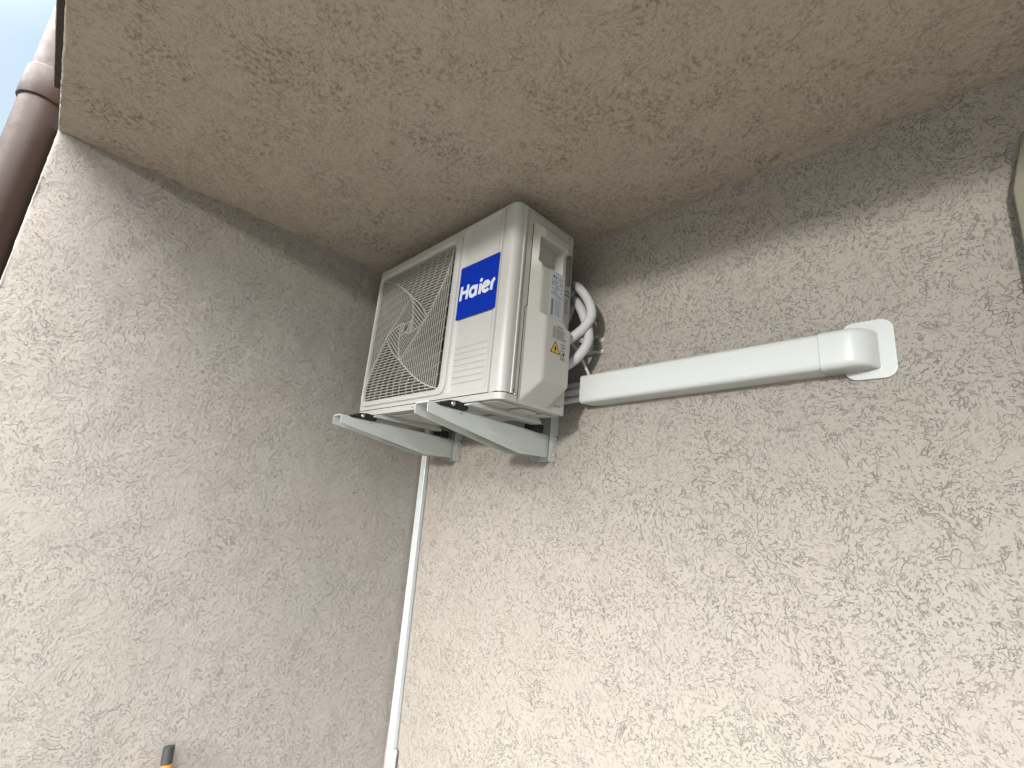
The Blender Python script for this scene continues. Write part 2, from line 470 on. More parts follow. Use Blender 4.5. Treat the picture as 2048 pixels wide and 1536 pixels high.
rows = [[bm.verts.new(q) for q in lp] for lp in loops]
n_ = len(angs)
for A, C in zip(rows, rows[1:]):
    for k in range(n_): bm.faces.new((A[k], A[(k + 1) % n_], C[(k + 1) % n_], C[k]))
# badge cell: recessed tray with rounded lower corners
bx0, bx1, bz0, bz1 = .657, .8255, -.6265, -.07
rA = [(SPL, YF, ZS), (gx1, YF, ZS), (gx1, YF, ZT), (SPL, YF, ZT)]
def rr_loop(ins, y):
    return [(x, y, z) for x, z in rrect(bx0 - .004 + ins, bx1 + .004 - ins, bz0 - .004 + ins, bz1 - ins, .016, 5)]
def ring_bridge(bm, outer4, inner, centre):
    V4 = [bm.verts.new(q) for q in outer4]; I = [bm.verts.new(q) for q in inner]; n = len(I); q4 = n // 4
    # inner starts upper-right corner, ccw: UR, UL, LL, LR each q4 points
    corner = [V4[2], V4[3], V4[0], V4[1]]
    for c in range(4):
        for k in range(q4 - 1): bm.faces.new((I[c * q4 + k], I[c * q4 + k + 1], corner[c]))
        bm.faces.new((I[c * q4 + q4 - 1], I[((c + 1) * q4) % n], corner[(c + 1) % 4], corner[c]))
    return I
I = ring_bridge(bm, rA, rr_loop(0, YF), None)
for ins, y in ((.0015, YF + .0008), (.0100, YF + .0045), (.0125, YF + .0045)):
    J = [bm.verts.new(q) for q in rr_loop(ins, y)]
    for k in range(len(I)): bm.faces.new((I[k], I[(k + 1) % len(I)], J[(k + 1) % len(I)], J[k]))
    I = J
bm.faces.new(I)
bmesh.ops.recalc_face_normals(bm, faces=bm.faces)
fp = obj('front_panel', bm, M['enamel'], ac, smooth=True)
fp.modifiers.new('edge', 'EDGE_SPLIT').split_angle = R_(28)
YT = YF + .0045       # tray floor
# louvre ribs pressed into the tray
for k in range(7):
    z = -.4835 - k * .0188
    bm = bmesh.new()
    us = lin(0, 1, 24)
    prof = [(-.0048, 0), (-.0038, -.0014), (-.001, -.0028), (.0030, -.0030), (.0046, -.0012), (.0050, 0)]
    rws = []
    for u in us:
        x = .661 + u * (.818 - .661); s = min(1, min(u, 1 - u) / .05); s = math.sqrt(max(0, 1 - (1 - s) ** 2))
        rws.append([bm.verts.new((x, YT + py_ * s - .0001, z + pz_ * max(s, .25))) for pz_, py_ in prof])
    for A, C in zip(rws, rws[1:]):
        for j in range(len(prof) - 1): bm.faces.new((A[j], A[j + 1], C[j + 1], C[j]))
    bmesh.ops.recalc_face_normals(bm, faces=bm.faces)
    obj('louvre_rib', bm, M['enamel'], fp, smooth=True)

# cabinet: side panels, back, top lid
bm = B(((XA + .002, -.3445, ZB + .004), (XA + .0045, YB, ZT - .001)),
       ((XA + .002, YB - .003, ZB + .004), (XB - .002, YB, ZT - .001)))
obj('rear_casing', bm, M['enamel'], ac)
bm = bmesh.new()
zsill = -.3655
# right side panel in two steps so its front seam jogs sideways
xa_, xb2_ = XB - .004, XB - .0012
py0, py1, pz0, pz1 = -.3010, -.1960, -.2340, -.1465
prism(bm, [(-.3395, pz1), (-.3395, ZT - .002), (-.150, ZT - .002), (-.148, ZT - .008), (-.143, ZT - .008), (-.140, ZT - .003), (YB, ZT - .006), (YB, pz1)], 'x', xa_, xb2_)
prism(bm, [(-.3395, ZB + .002), (-.3395, pz0), (YB, pz0), (YB, ZB + .002)], 'x', xa_, xb2_)
prism(bm, [(-.3395, pz0), (-.3395, pz1), (py0, pz1), (py0, pz0)], 'x', xa_, xb2_)
prism(bm, [(py1, pz0), (py1, pz1), (YB, pz1), (YB, pz0)], 'x', xa_, xb2_)
sp = obj('side_panel', bm, M['enamel2'], ac)
bm = B(((XB - .006, -.3435, ZB + .004), (XB - .0042, -.330, ZT - .002)))
obj('seam', bm, M['seam'], ac)
# second seam and the pressed ridge beside it
bm = bmesh.new()
prism(bm, [(-.3270, ZB + .004), (-.3270, -.392), (-.3252, -.392), (-.3252, ZB + .004)], 'x', XB - .0012, XB - .0008)
prism(bm, [(-.3186, -.3655), (-.3186, -.100), (-.3163, -.100), (-.3163, -.3655)], 'x', XB - .0012, XB - .0007)
prism(bm, [(-.3268, -.392), (-.3268, -.380), (-.3163, -.367), (-.3163, -.3655), (-.3178, -.3655), (-.3255, -.381), (-.3255, -.392)], 'x', XB - .0012, XB - .0006)
obj('seam', bm, M['seam'], ac)
bm = bmesh.new()
lid = [(XA, YB)] + [(XA, YF + .014)] + arc(XA + .014, YF + .014, .014, 180, 270, 5) + arc(XB - .024, YF + .024, .024, -90, 0) + [(XB, YB)]
prism(bm, lid, 'z', ZT, ZT + .004)
obj('lid', bm, M['enamel'], ac, bevel=.0015)
# base pan
bm = bmesh.new()
pan = [(XA + .001, YB)] + [(XA + .001, YF + .012)] + arc(XA + .013, YF + .013, .012, 180, 270, 4) + [(.865, YF + .001), (.868, YF + .001)] + arc(XB - .022, YF + .024, .021, -90, 0, 5) + [(XB - .001, YB)]
prism(bm, pan, 'z', ZB, ZS - .0022)
bp_ = obj('base_pan', bm, M['enamel2'], ac, bevel=.0012)
bm = bmesh.new()
inner = [(XA + .006, YB - .004), (XA + .006, YF + .02), (XA + .02, YF + .006), (XB - .02, YF + .008), (XB - .007, YF + .026), (XB - .007, YB - .004)]
prism(bm, inner, 'z', ZS - .004, ZS + .002)
obj('seam', bm, M['seam'], ac)
# pressings under the pan
bm = bmesh.new()
for (x0, x1, y0, y1, d) in ((.30, .62, -.36, -.16, .006), (.80, .872, -.375, -.29, .004), (.795, .86, -.27, -.20, .007), (.80, .865, -.185, -.14, .005), (.34, .44, -.33, -.19, .010), (.47, .58, -.34, -.22, .010), (.64, .735, -.36, -.25, .006), (.11, .21, -.36, -.20, .006), (.63, .735, -.23, -.15, .008)):
    bm = bmesh.new(); prism(bm, rrect(x0, x1, y0, y1, .012, 3), 'z', ZB - d, ZB)
    obj('pressing', bm, M['enamel2'], bp_, bevel=.003)
# foot channels
for x0 in (.222, .752):
    bm = bmesh.new()
    prism(bm, [(YF - .022, ZB - .012), (YF - .022, ZB - .016), (YB + .012, ZB - .018), (YB + .012, ZB - .012), (YB - .01, ZB), (YF + .01, ZB)], 'x', x0, x0 + .046)
    obj('foot', bm, M['bracket'], bp_, bevel=.002)
# interior: dark liner, shroud, condenser fins, fan
bm = bmesh.new()
box(bm, (.640, YF + .009, ZS + .004), (.645, YB - .006, ZT - .004))
obj('partition', bm, M['dark'], ac)
bm = B(((XA + .006, YB - .030, ZS + .004), (.640, YB - .006, ZT - .004)))
obj('condenser', bm, M['dark'], ac)
bm = bmesh.new()
fcx, fcz, fr = .350, -.352, .236
n = 64
r1 = [bm.verts.new((fcx + fr * math.cos(2 * math.pi * k / n), YF + .030, fcz + fr * math.sin(2 * math.pi * k / n))) for k in range(n)]
r2 = [bm.verts.new((fcx + fr * math.cos(2 * math.pi * k / n), YF + .090, fcz + fr * math.sin(2 * math.pi * k / n))) for k in range(n)]
sq = []
for k in range(n):
    d = (math.cos(2 * math.pi * k / n), math.sin(2 * math.pi * k / n))
    m_ = min((.264 / abs(d[0])) if abs(d[0]) > 1e-6 else 9, (.264 / abs(d[1])) if abs(d[1]) > 1e-6 else 9)
    sq.append(bm.verts.new((fcx + d[0] * m_, YF + .016, fcz + d[1] * m_)))
for k in range(n):
    bm.faces.new((r1[k], r1[(k + 1) % n], r2[(k + 1) % n], r2[k])); bm.faces.new((sq[k], sq[(k + 1) % n], r1[(k + 1) % n], r1[k]))
obj('shroud', bm, M['fan'], ac, smooth=True)
fan = obj('fan', tube(bmesh.new(), [(fcx, YF + .035, fcz), (fcx, YF + .040, fcz), (fcx, YF + .10, fcz)], .045, 28, rf=lambda i: (.038, .045, .045)[i]), M['fan'], ac)
for b_ in range(3):
    a0 = R_(120 * b_ + 40)
    def bl(u, w):
        th = a0 + (u - .5) * 1.5 + (w - .5) * .5; rr = .044 + w * .180
        return (fcx + rr * math.cos(th), YF + .055 + (u - .5) * .06 * (.7 + w * .3) + .010 * math.sin(u * 3.1), fcz + rr * math.sin(th))
    bm, G = grid_surface(bl, lin(0, 1, 16), lin(0, 1, 8))
    ob = obj('blade', bm, M['fan'], fan, smooth=True)
    ob.modifiers.new('thick', 'SOLIDIFY').thickness = .003

# ---- grille: pinwheel of horizontal and vertical bars, repeated in the middle
TL, TR, BR, BL = (.111, -.1), (.598, -.1), (.596, -.604), (.106, -.604)
Np, Ep, Sp, Wp = (.360, -.228), (.484, -.336), (.346, -.475), (.222, -.366)
def cat2(pts, n=8): return [(q.x, q.y) for q in spline([(a_, b_, 0) for a_, b_ in pts], n)]
TLa = cat2([TL, (.185, -.122), (.275, -.168), Np, (.430, -.280), Ep])
BRa = cat2([BR, (.520, -.580), (.430, -.533), Sp, (.275, -.424), Wp])
TRl = cat2([TR, (.572, -.200), (.530, -.272), Ep, (.412, -.410), Sp])
BLl = cat2([BL, (.133, -.504), (.176, -.435), Wp, (.294, -.294), Np])
iE = min(range(len(TRl)), key=lambda i: math.dist(TRl[i], Ep)); iW = min(range(len(BLl)), key=lambda i: math.dist(BLl[i], Wp))
iN = min(range(len(TLa)), key=lambda i: math.dist(TLa[i], Np)); iS = min(range(len(BRa)), key=lambda i: math.dist(BRa[i], Sp))
regTop = TLa + TRl[:iE][::-1]
regBot = BRa + BLl[:iW][::-1]
regRight = TRl + BRa[:iS][::-1]
regLeft = BLl + TLa[:iN][::-1]
def inside(pt, poly):
    x, y = pt; c = False; j = len(poly) - 1
    for i in range(len(poly)):
        if ((poly[i][1] > y) != (poly[j][1] > y)) and x < (poly[j][0] - poly[i][0]) * (y - poly[i][1]) / (poly[j][1] - poly[i][1]) + poly[i][0]: c = not c
        j = i
    return c
YG = YF + .0015
def bar(bm, pts, w, d0, d1, T):
    """flat bar following pts (x,z), width w, from depth d0 to d1"""
    pts = [T(q) for q in pts]
    if len(pts) < 2: return
    Lf, Rt = [], []
    for i, q in enumerate(pts):
        a_ = pts[max(i - 1, 0)]; b_ = pts[min(i + 1, len(pts) - 1)]
        tx, tz = b_[0] - a_[0], b_[1] - a_[1]; l = math.hypot(tx, tz) or 1
        nx, nz = -tz / l * w / 2, tx / l * w / 2
        Lf.append((q[0] + nx, q[1] + nz)); Rt.append((q[0] - nx, q[1] - nz))
    rws = [[bm.verts.new((a_[0], d0, a_[1])), bm.verts.new((b_[0], d0, b_[1])), bm.verts.new((b_[0], d1, b_[1])), bm.verts.new((a_[0], d1, a_[1]))] for a_, b_ in zip(Lf, Rt)]
    for A, C in zip(rws, rws[1:]):
        for k in range(4): bm.faces.new((A[k], A[(k + 1) % 4], C[(k + 1) % 4], C[k]))
def clipped(bm, pts, poly, w, d0, d1, T, simplify=True):
    run = []
    for q in pts + [None]:
        if q is not None and inside(q, poly): run.append(q)
        else:
            if len(run) > 1: bar(bm, [run[0], run[-1]] if simplify else run[::3] + [run[-1]], w, d0, d1, T)
            run = []
def pinwheel(bm, T, pitch, w, wide, level=0):
    dd0, dd1 = YG, YG + (.0075 if level == 0 else .006)
    e = level * .0003
    rot = lambda q: (2 * .351 - q[0], 2 * -.352 - q[1])
    # horizontal bars in top and bottom sectors
    k = 0; z = -.1 - pitch * .6
    while z > -.345:
        line = [(x, z + (x - .35) * .0) for x in lin(.09, .62, 265)]
        clipped(bm, line, regTop, w, dd0 + e, dd1, T)
        clipped(bm, [rot(q) for q in line], regBot, w, dd0 + e, dd1, T)
        z -= pitch
    pv = pitch * 1.12; x = .106 + pv * .7
    while x < .50:
        line = [(x + (z_ + .35) * .015, z_) for z_ in lin(-.61, -.09, 260)]
        clipped(bm, line, regLeft, w, dd0 + e, dd0 + .0034, T)
        clipped(bm, [rot(q) for q in line], regRight, w, dd0 + e, dd0 + .0034, T)
        x += pv
    # cross ribs
    for i in range(1, 12):
        xt = .111 + i * .0445; tgt = TLa[min(len(TLa) - 1, int((.10 + .078 * i) * len(TLa)))]
        cv = cat2([(xt, -.098), ((xt * .55 + tgt[0] * .45) + .012, -.098 * .5 + tgt[1] * .5), tgt], 40)
        clipped(bm, cv, regTop, w * .65, dd0 + .0010 + e, dd1 - .001, T, False)
        clipped(bm, [rot(q) for q in cv], regBot, w * .65, dd0 + .0010 + e, dd1 - .001, T, False)
    for i in range(1, 13):
        z1 = -.10 - i * .039
        cv = cat2([(.10, z1 - .012), (.16, z1 + .006), (.25, z1 + .014 + i * .003), (.37, z1 + .004 + i * .0085)], 34)
        clipped(bm, cv, regLeft, w * .42, dd0 + .0016 + e, dd0 + .0050, T, False)
        clipped(bm, [rot(q) for q in cv], regRight, w * .42, dd0 + .0016 + e, dd0 + .0050, T, False)
    for c in (TLa, TRl[:iE + 1] if level else TRl, BRa, BLl[:iW + 1] if level else BLl):
        bar(bm, c, wide, dd0 - .0006 - e, dd1 + .001, T)
bm = bmesh.new()
pinwheel(bm, lambda q: q, .0108, .0024, .0034)
def affine(q):
    u = (q[0] - .106) / .490; v_ = (q[1] + .604) / .504      # unit square, v up
    # corners TL->N, TR->E, BR->S, BL->W (bilinear)
    def mix2(a_, b_, t_): return (a_[0] + (b_[0] - a_[0]) * t_, a_[1] + (b_[1] - a_[1]) * t_)
    return mix2(mix2(Wp, Sp, u), mix2(Np, Ep, u), v_)
pinwheel(bm, affine, .032, .0024, .0030, 1)
pinwheel(bm, lambda q: affine(affine(q)), .10, .0022, .0028, 2)
obj('fan_grille', bm, M['grille'], ac)

# ---- badge with lettering
bm = bmesh.new()
prism(bm, rrect(.6545, .8365, -.3905, -.2115, .003, 3), 'y', YF - .0016, YF - .0003)
badge = obj('badge', bm, M['blue'], ac)
def stroke(bm, pts, w, y0, y1, cap=False):
    bar2 = []
    n = len(pts)
    Lf, Rt = [], []
    for i, q in enumerate(pts):
        a_ = pts[max(i - 1, 0)]; b_ = pts[min(i + 1, n - 1)]
        tx, tz = b_[0] - a_[0], b_[1] - a_[1]; l = math.hypot(tx, tz)
        Lf.append((q[0] - tz / l * w / 2, q[1] + tx / l * w / 2)); Rt.append((q[0] + tz / l * w / 2, q[1] - tx / l * w / 2))
    prism(bm, Lf + Rt[::-1], 'y', y0, y1)
def sq(u, v_): return (.6545 + u * .182, -.3905 + v_ * .179)
y1_, y0_ = YF - .0014, YF - .0021
w = .0118
letters = bmesh.new()
base_, top_, xh = .348, .618, .555
k_ = [0]
def S(pts, ww=w):
    k_[0] += 1
    stroke(letters, [sq(*q) for q in pts], ww, y0_ - k_[0] * .00004, y1_)
S([(.072, base_), (.088, top_)], .0115)
S([(.238, base_), (.256, top_)], .0115)
S([(.085, .490), (.250, .490)], .0115)
def circ(cx_, cy_, rx, ry, a0, a1, n=30): return [(cx_ + rx * math.cos(R_(a0 + (a1 - a0) * i / n)), cy_ + ry * math.sin(R_(a0 + (a1 - a0) * i / n))) for i in range(n + 1)]
S(circ(.398, .449, .079, .084, 0, 359.9))
S([(.474, base_), (.484, xh)])
S([(.578, base_), (.588, .540)])
S(circ(.597, .600, .0005, .0005, 0, 180, 4), .0005)
letters_dot = circ(.597, .604, .036, .036, 0, 355, 22)
prism(letters, [sq(*q) for q in letters_dot], 'y', y0_ - .0003, y1_)
S(circ(.732, .449, .079, .084, 8, 322))
S([(.665, .447), (.805, .470)], .0098)
S([(.866, base_), (.872, .440)] + circ(.975, .440, .1, .105, 175, 112, 12)[1:] )
obj('lettering', letters, M['letters'], badge)

# ---- screws
def screw(parent, p, axis, r=.005, name='screw'):
    bm = bmesh.new(); p = Vector(p); d = Vector(axis)
    tube(bm, [p - d * .001, p + d * .0008, p + d * .0022, p + d * .0026], r, 14, rf=lambda i: (r * 1.15, r * 1.15, r * .9, r * .5)[i])
    return obj(name, bm, M['steel'], parent, smooth=True)
screw(ac, (.473, YF, -.6505), (0, -1, 0), .0048)
screw(ac, (XB - .001, -.3345, -.6395), (1, 0, 0), .0048)
obj('screw_hole', tube(bmesh.new(), [(XB - .001, -.3430, -.6300), (XB + .0002, -.3430, -.6300)], .0026, 10), M['black'], ac)

# ---- raised side cover (relief built as one height field)
def sstep(a_, b_, x):
    t_ = max(0, min(1, (x - a_) / (b_ - a_))); return t_ * t_ * (3 - 2 * t_)
def smin(vals, k=.004):
    s_ = sum(math.exp(-v_ / k) for v_ in vals); return -k * math.log(s_)
def rear_y(z):
    if z < -.587: return -.150 - (-.587 - z) / .068 * .050
    if z < -.408: return -.148
    return -.148 - sstep(-.412, -.400, z) * .026
def cover_h(y, z):
    low = .035; up = .022
    plat = low + (up - low) * sstep(-.392, -.380, z)
    lipz = sstep(-.240, -.222, z)
    lip2 = sstep(-.158, -.150, z)
    plat = plat + ((.033 if y < -.20 else .033 - .013 * sstep(-.20, -.19, y) * (1 - lip2)) - plat) * lipz
    slope = .68 + (1.5 - .68) * sstep(-.26, -.20, z)
    front = (y + .3165) * slope + .001
    bot = (z + .654) * .52
    top = (-.089 - z) * 1.1
    rear = (rear_y(z) - y) * 6 + .001
    h = smin([plat, front, bot, top, rear], .0022)
    # handle pocket
    pz = min(sstep(-.150, -.156, -(-z) if False else z) if False else 1, 1)
    inz = sstep(-.1435, -.1500, z) * sstep(-.236, -.229, z)
    diag = (y + .305) * .60 + (z + .205) * .80         # cuts the lower left corner of the pocket
    indy = sstep(-.303, -.297, y) * (1 - sstep(-.198, -.192, y)) * sstep(-.002, .004, diag + .012)
    deep = inz * indy
    floor_ = -.024 + .026 * sstep(-.19, -.232, z)
    return h + (min(h, floor_) - h) * deep, h
ys = lin(-.3165, -.120, 120); zs = lin(-.656, -.089, 270)
bm = bmesh.new()
HV = {}
for i, y in enumerate(ys):
    for j, z in enumerate(zs):
        hh, h0 = cover_h(y, z)
        HV[i, j] = (bm.verts.new((XB - .0012 + (hh if h0 > 0 else max(-.002, hh)), y, z)), h0)
for i in range(len(ys) - 1):
    for j in range(len(zs) - 1):
        q = [HV[i, j], HV[i + 1, j], HV[i + 1, j + 1], HV[i, j + 1]]
        if max(v_[1] for v_ in q) > -.0015: bm.faces.new([v_[0] for v_ in q])
for v_ in [v_ for v_ in bm.verts if not v_.link_faces]: bm.verts.remove(v_)
cover = obj('service_cover', bm, M['enamel2'], ac, smooth=True)
cx_ = XB - .0012
# rating label, warning block and pictograms
def panel_x(name, poly, x, mat, parent, th=.0006):
    bm = bmesh.new(); prism(bm, poly, 'x', x, x + th); return obj(name, bm, mat, parent)
XL = cx_ + .0222
rl = panel_x('rating_label', [(-.2475, -.231), (-.186, -.231), (-.1835, -.236), (-.187, -.3825), (-.2480, -.3825), (-.2490, -.378)], XL, M['label'], cover)
bm = bmesh.new(); bk = bmesh.new()
rnd = random.Random(3)
def tx(bm_, y0, y1, z0, z1, x): box(bm_, (x, y0, z0), (x + .0002, y1, z1))
x_ = XL + .0006
for r_ in range(9):
    z = -.262 - r_ * .0062; y = -.243
    while y < -.193:
        l = rnd.uniform(.004, .012)
        if rnd.random() < .8: tx(bm, y, min(y + l, -.191), z - .0032, z, x_)
        y += l + .003
tx(bm, -.2400, -.2290, -.376, -.322, x_)
for q in (-.221, -.215, -.209, -.203, -.197):
    tx(bm, q, q + .0022, -.374, -.320, x_)
tx(bk, -.2365, -.2300, -.2530, -.2450, x_); tx(bk, -.2240, -.2205, -.2550, -.2460, x_)
tx(bm, -.2130, -.192, -.2490, -.2470, x_); tx(bm, -.2130, -.192, -.2545, -.2525, x_)
obj('print', bm, M['ink'], rl); obj('print', bk, M['black'], rl)
XW = cx_ + .0352
bm = bmesh.new()
for r_ in range(9):
    z = -.4130 - r_ * .0042
    y0 = -.2385 + rnd.uniform(0, .004); mid = -.222
    tx(bm, y0, mid - rnd.uniform(0, .003), z - .0024, z, XW)
    y1 = -.175 - rnd.uniform(0, .012)
    if r_ > 0: tx(bm, mid + .002, y1, z - .0024, z, XW)
tx(bm, -.2185, -.1915, -.4128, -.4085, XW + .0001)
wt = obj('warning_text', bm, M['ink'], cover)
ws = panel_x('warning_sign', [(-.2214, -.4565), (-.2430, -.4950), (-.1985, -.4950)], XW, M['black'], cover, .0003)
panel_x('sign_face', [(-.2213, -.4628), (-.2382, -.4922), (-.2033, -.4922)], XW + .0003, M['yellow'], ws, .0002)
flame = [(-.2215, -.4700), (-.2180, -.4745), (-.2165, -.4800), (-.2178, -.4850), (-.2200, -.4868), (-.2230, -.4868), (-.2258, -.4845), (-.2262, -.4805), (-.2240, -.4775), (-.2225, -.4740)]
bm = bmesh.new(); prism(bm, flame, 'x', XW + .0005, XW + .0007); tx(bm, -.2275, -.2150, -.4895, -.4880, XW + .0005)
obj('flame_symbol', bm, M['black'], ws)
bm = bmesh.new()
def frame_(y0, y1, z0, z1, t_=.0012, x=XW):
    tx(bm, y0, y1, z1 - t_, z1, x); tx(bm, y0, y1, z0, z0 + t_, x); tx(bm, y0, y0 + t_, z0, z1, x); tx(bm, y1 - t_, y1, z0, z1, x)
frame_(-.1955, -.1780, -.4725, -.4580); tx(bm, -.1875, -.1860, -.4725, -.4580, XW); tx(bm, -.1840, -.1790, -.470, -.4690, XW); tx(bm, -.1840, -.1790, -.466, -.4650, XW)
frame_(-.1985, -.1780, -.4930, -.4790); tx(bm, -.1890, -.1878, -.4930, -.4790, XW); tx(bm, -.1860, -.1790, -.4920, -.4860, XW)
frame_(-.1965, -.1760, -.5085, -.4975); tx(bm, -.192, -.181, -.504, -.502, XW)
obj('manual_symbol', bm, M['black'], cover)
# labels on the side panel behind the cover
xb_ = XB - .0012
lb = panel_x('wiring_label', [(-.169, -.135), (-.1275, -.128), (-.1270, -.236), (-.172, -.250)], xb_, M['label3'], sp, .0004)
bm = bmesh.new()
for r_ in range(12):
    z = -.150 - r_ * .0078
    tx(bm, -.160 + rnd.uniform(0, .01), -.134 - rnd.uniform(0, .01), z - .0015, z, xb_ + .0004)
obj('print', bm, M['label2'], lb)
lb = panel_x('wiring_label', [(-.170, -.254), (-.1265, -.246), (-.1265, -.338), (-.170, -.345)], xb_, M['label2'], sp, .0004)
bm = bmesh.new()
tx(bm, -.168, -.129, -.262, -.256, xb_ + .0004); tx(bm, -.168, -.129, -.276, -.268, xb_ + .0004)
for r_ in range(5):
    z = -.288 - r_ * .010
    tx(bm, -.150, -.132 - rnd.uniform(0, .006), z - .004, z, xb_ + .0004)
obj('print', bm, M['ink'], lb)
bm = bmesh.new()
for y in (-.166, -.160, -.1545, -.149, -.144): tx(bm, y, y + .003, -.6395 - rnd.uniform(0, .002), -.6365, xb_)
tx(bm, -.1452, -.1445, -.653, -.643, xb_)
obj('vent_slot', bm, M['black'], sp)

# ------------------------------------------------------------------ wall bracket
br = thing('mounting_bracket', (.5, 0, -.785), 'grey green steel wall bracket with two tapered arms carrying the outdoor unit', 'bracket')
def arm(xr):
    """inverted U arm; xr = outer face of its right web"""
    xl = xr - .062; th = .0030
    y0, y1 = -.525, -.036
    top = lambda y: -.6865 + (y - y0) / (y1 - y0) * -.0135
    def botf(y):
        if y < -.17: return -.7165 + (y - y0) / (-.17 - y0) * -.063
        return -.7795 + (y + .17) / .134 * .004
    yy = lin(y0, -.17, 14) + lin(-.15, y1, 5)
    bm = bmesh.new()
    # outer and inner skins, with rounded top shoulders
    sh = .007
    def section(y, off):
        t_, b_ = top(y) - off, botf(y)
        l, r = xl + off, xr - off; s_ = sh - off
        pts = [(l, b_)] + [(l, t_ - s_)] + [(l + s_ - s_ * math.cos(a_), t_ - s_ + s_ * math.sin(a_)) for a_ in (.52, 1.05)] + [(l + s_, t_), (r - s_, t_)] + \
              [(r - s_ + s_ * math.sin(a_), t_ - s_ + s_ * math.cos(a_)) for a_ in (.52, 1.05)] + [(r, t_ - s_), (r, b_)]
        return [(x, y, z) for x, z in pts]
    O = [[bm.verts.new(q) for q in section(y, 0)] for y in yy]; I_ = [[bm.verts.new(q) for q in section(y, th)] for y in yy]
    m_ = len(O[0])
    for S_, fl in ((O, False), (I_, True)):
        for A, C in zip(S_, S_[1:]):
            for k in range(m_ - 1): bm.faces.new((A[k], A[k + 1], C[k + 1], C[k]))
    for E_ in (0, -1):
        for k in range(m_ - 1): bm.faces.new((O[E_][k], O[E_][k + 1], I_[E_][k + 1], I_[E_][k]))
    for k in (0, m_ - 1):
        for i in range(len(yy) - 1): bm.faces.new((O[i][k], O[i + 1][k], I_[i + 1][k], I_[i][k]))
    # left web carries a small inward lip at its foot
    for i in range(len(yy) - 1):
        pass
    bmesh.ops.recalc_face_normals(bm, faces=bm.faces)
    a_o = obj('arm', bm, M['bracket'], br, smooth=True)
    a_o.modifiers.new('edge', 'EDGE_SPLIT').split_angle = R_(40)
    # pressed stiffening panel on the web
    bm = bmesh.new()
    P = [(-.300, -.7275), (-.058, -.7185), (-.050, -.724), (-.050, -.762), (-.060, -.768), (-.165, -.766), (-.300, -.7400)]
    prism(bm, P, 'x', xr, xr + .0014)
    obj('web_pressing', bm, M['bracket'], a_o, bevel=.0012)
    bm = bmesh.new(); prism(bm, rrect(-.418, -.408, -.7015, -.6985, .0014, 3), 'x', xr, xr + .0003)
    obj('slot', bm, M['ink'], a_o)
    # rubber damper clamps between arm and unit foot
    for (yc, n_) in ((-.435, 'front'), (-.090, 'rear')):
        bm = bmesh.new()
        if n_ == 'front':
            prism(bm, [(yc - .062, -.690), (yc - .058, -.682), (yc - .040, -.680), (yc - .028, -.672), (yc + .002, -.668), (yc + .040, -.672), (yc + .040, -.690)], 'x', xr - .040, xr + .008)
        else:
            prism(bm, [(yc - .022, -.700), (yc - .022, -.672), (yc + .022, -.674), (yc + .022, -.702)], 'x', xr - .046, xr + .004)
        obj('rubber_damper', bm, M['rubber'], br, bevel=.004)
    bm = bmesh.new(); tube(bm, [(xr + .006, -.452, -.681), (xr + .014, -.452, -.681)], .0062, 12)
    obj('bolt', bm, M['steel'], br, smooth=True)
    # wall leg: channel whose flange embraces the arm
    x1 = xr + .0092; x0 = xl - .0092
    bm = bmesh.new()
    box(bm, (x1 - .002, -.0400, -.7865), (x1, -.0010, -.345))
    box(bm, (x0, -.0400, -.7865), (x0 + .002, -.0010, -.345))
    box(bm, (x0 + .002, -.0030, -.7860), (x1 - .002, -.0010, -.345))
    lg = obj('leg', bm, M['bracket'], br, bevel=.0006)
    bm = bmesh.new(); prism(bm, rrect(-.0300, -.0160, -.752, -.700, .006, 4), 'x', x1, x1 + .0012)
    obj('leg_pressing', bm, M['bracket'], lg, bevel=.001)
    screw(br, (x1 + .001, -.0100, -.7085), (1, 0, 0), .0062, 'bolt')
    screw(br, (x1, -.0150, -.7655), (1, 0, 0), .0045, 'bolt')
    return a_o
arm(.765); arm(.2555)
# horizontal rail behind the unit
bm = bmesh.new()
zr0, zr1 = -.4345, -.3790
x0, x1 = .06, .925
box(bm, (x0, -.0330, zr0 + .0), (x1, -.0310, zr1))
box(bm, (x0, -.0310, zr0), (x1 + .012, -.0020, zr0 + .002))
box(bm, (x0, -.0310, zr1 - .002), (x1 + .012, -.0020, zr1))
box(bm, (x1, -.0040, zr0 + .002), (x1 + .022, -.0020, zr0 + .014))
box(bm, (x1, -.0040, zr1 - .016), (x1 + .022, -.0020, zr1 - .002))
rail = obj('rail', bm, M['bracket'], br, bevel=.0008)
obj('slot', tube(bmesh.new(), [(.875, -.0335, -.400), (.875, -.0329, -.400)], .0055, 14), M['black'], rail)

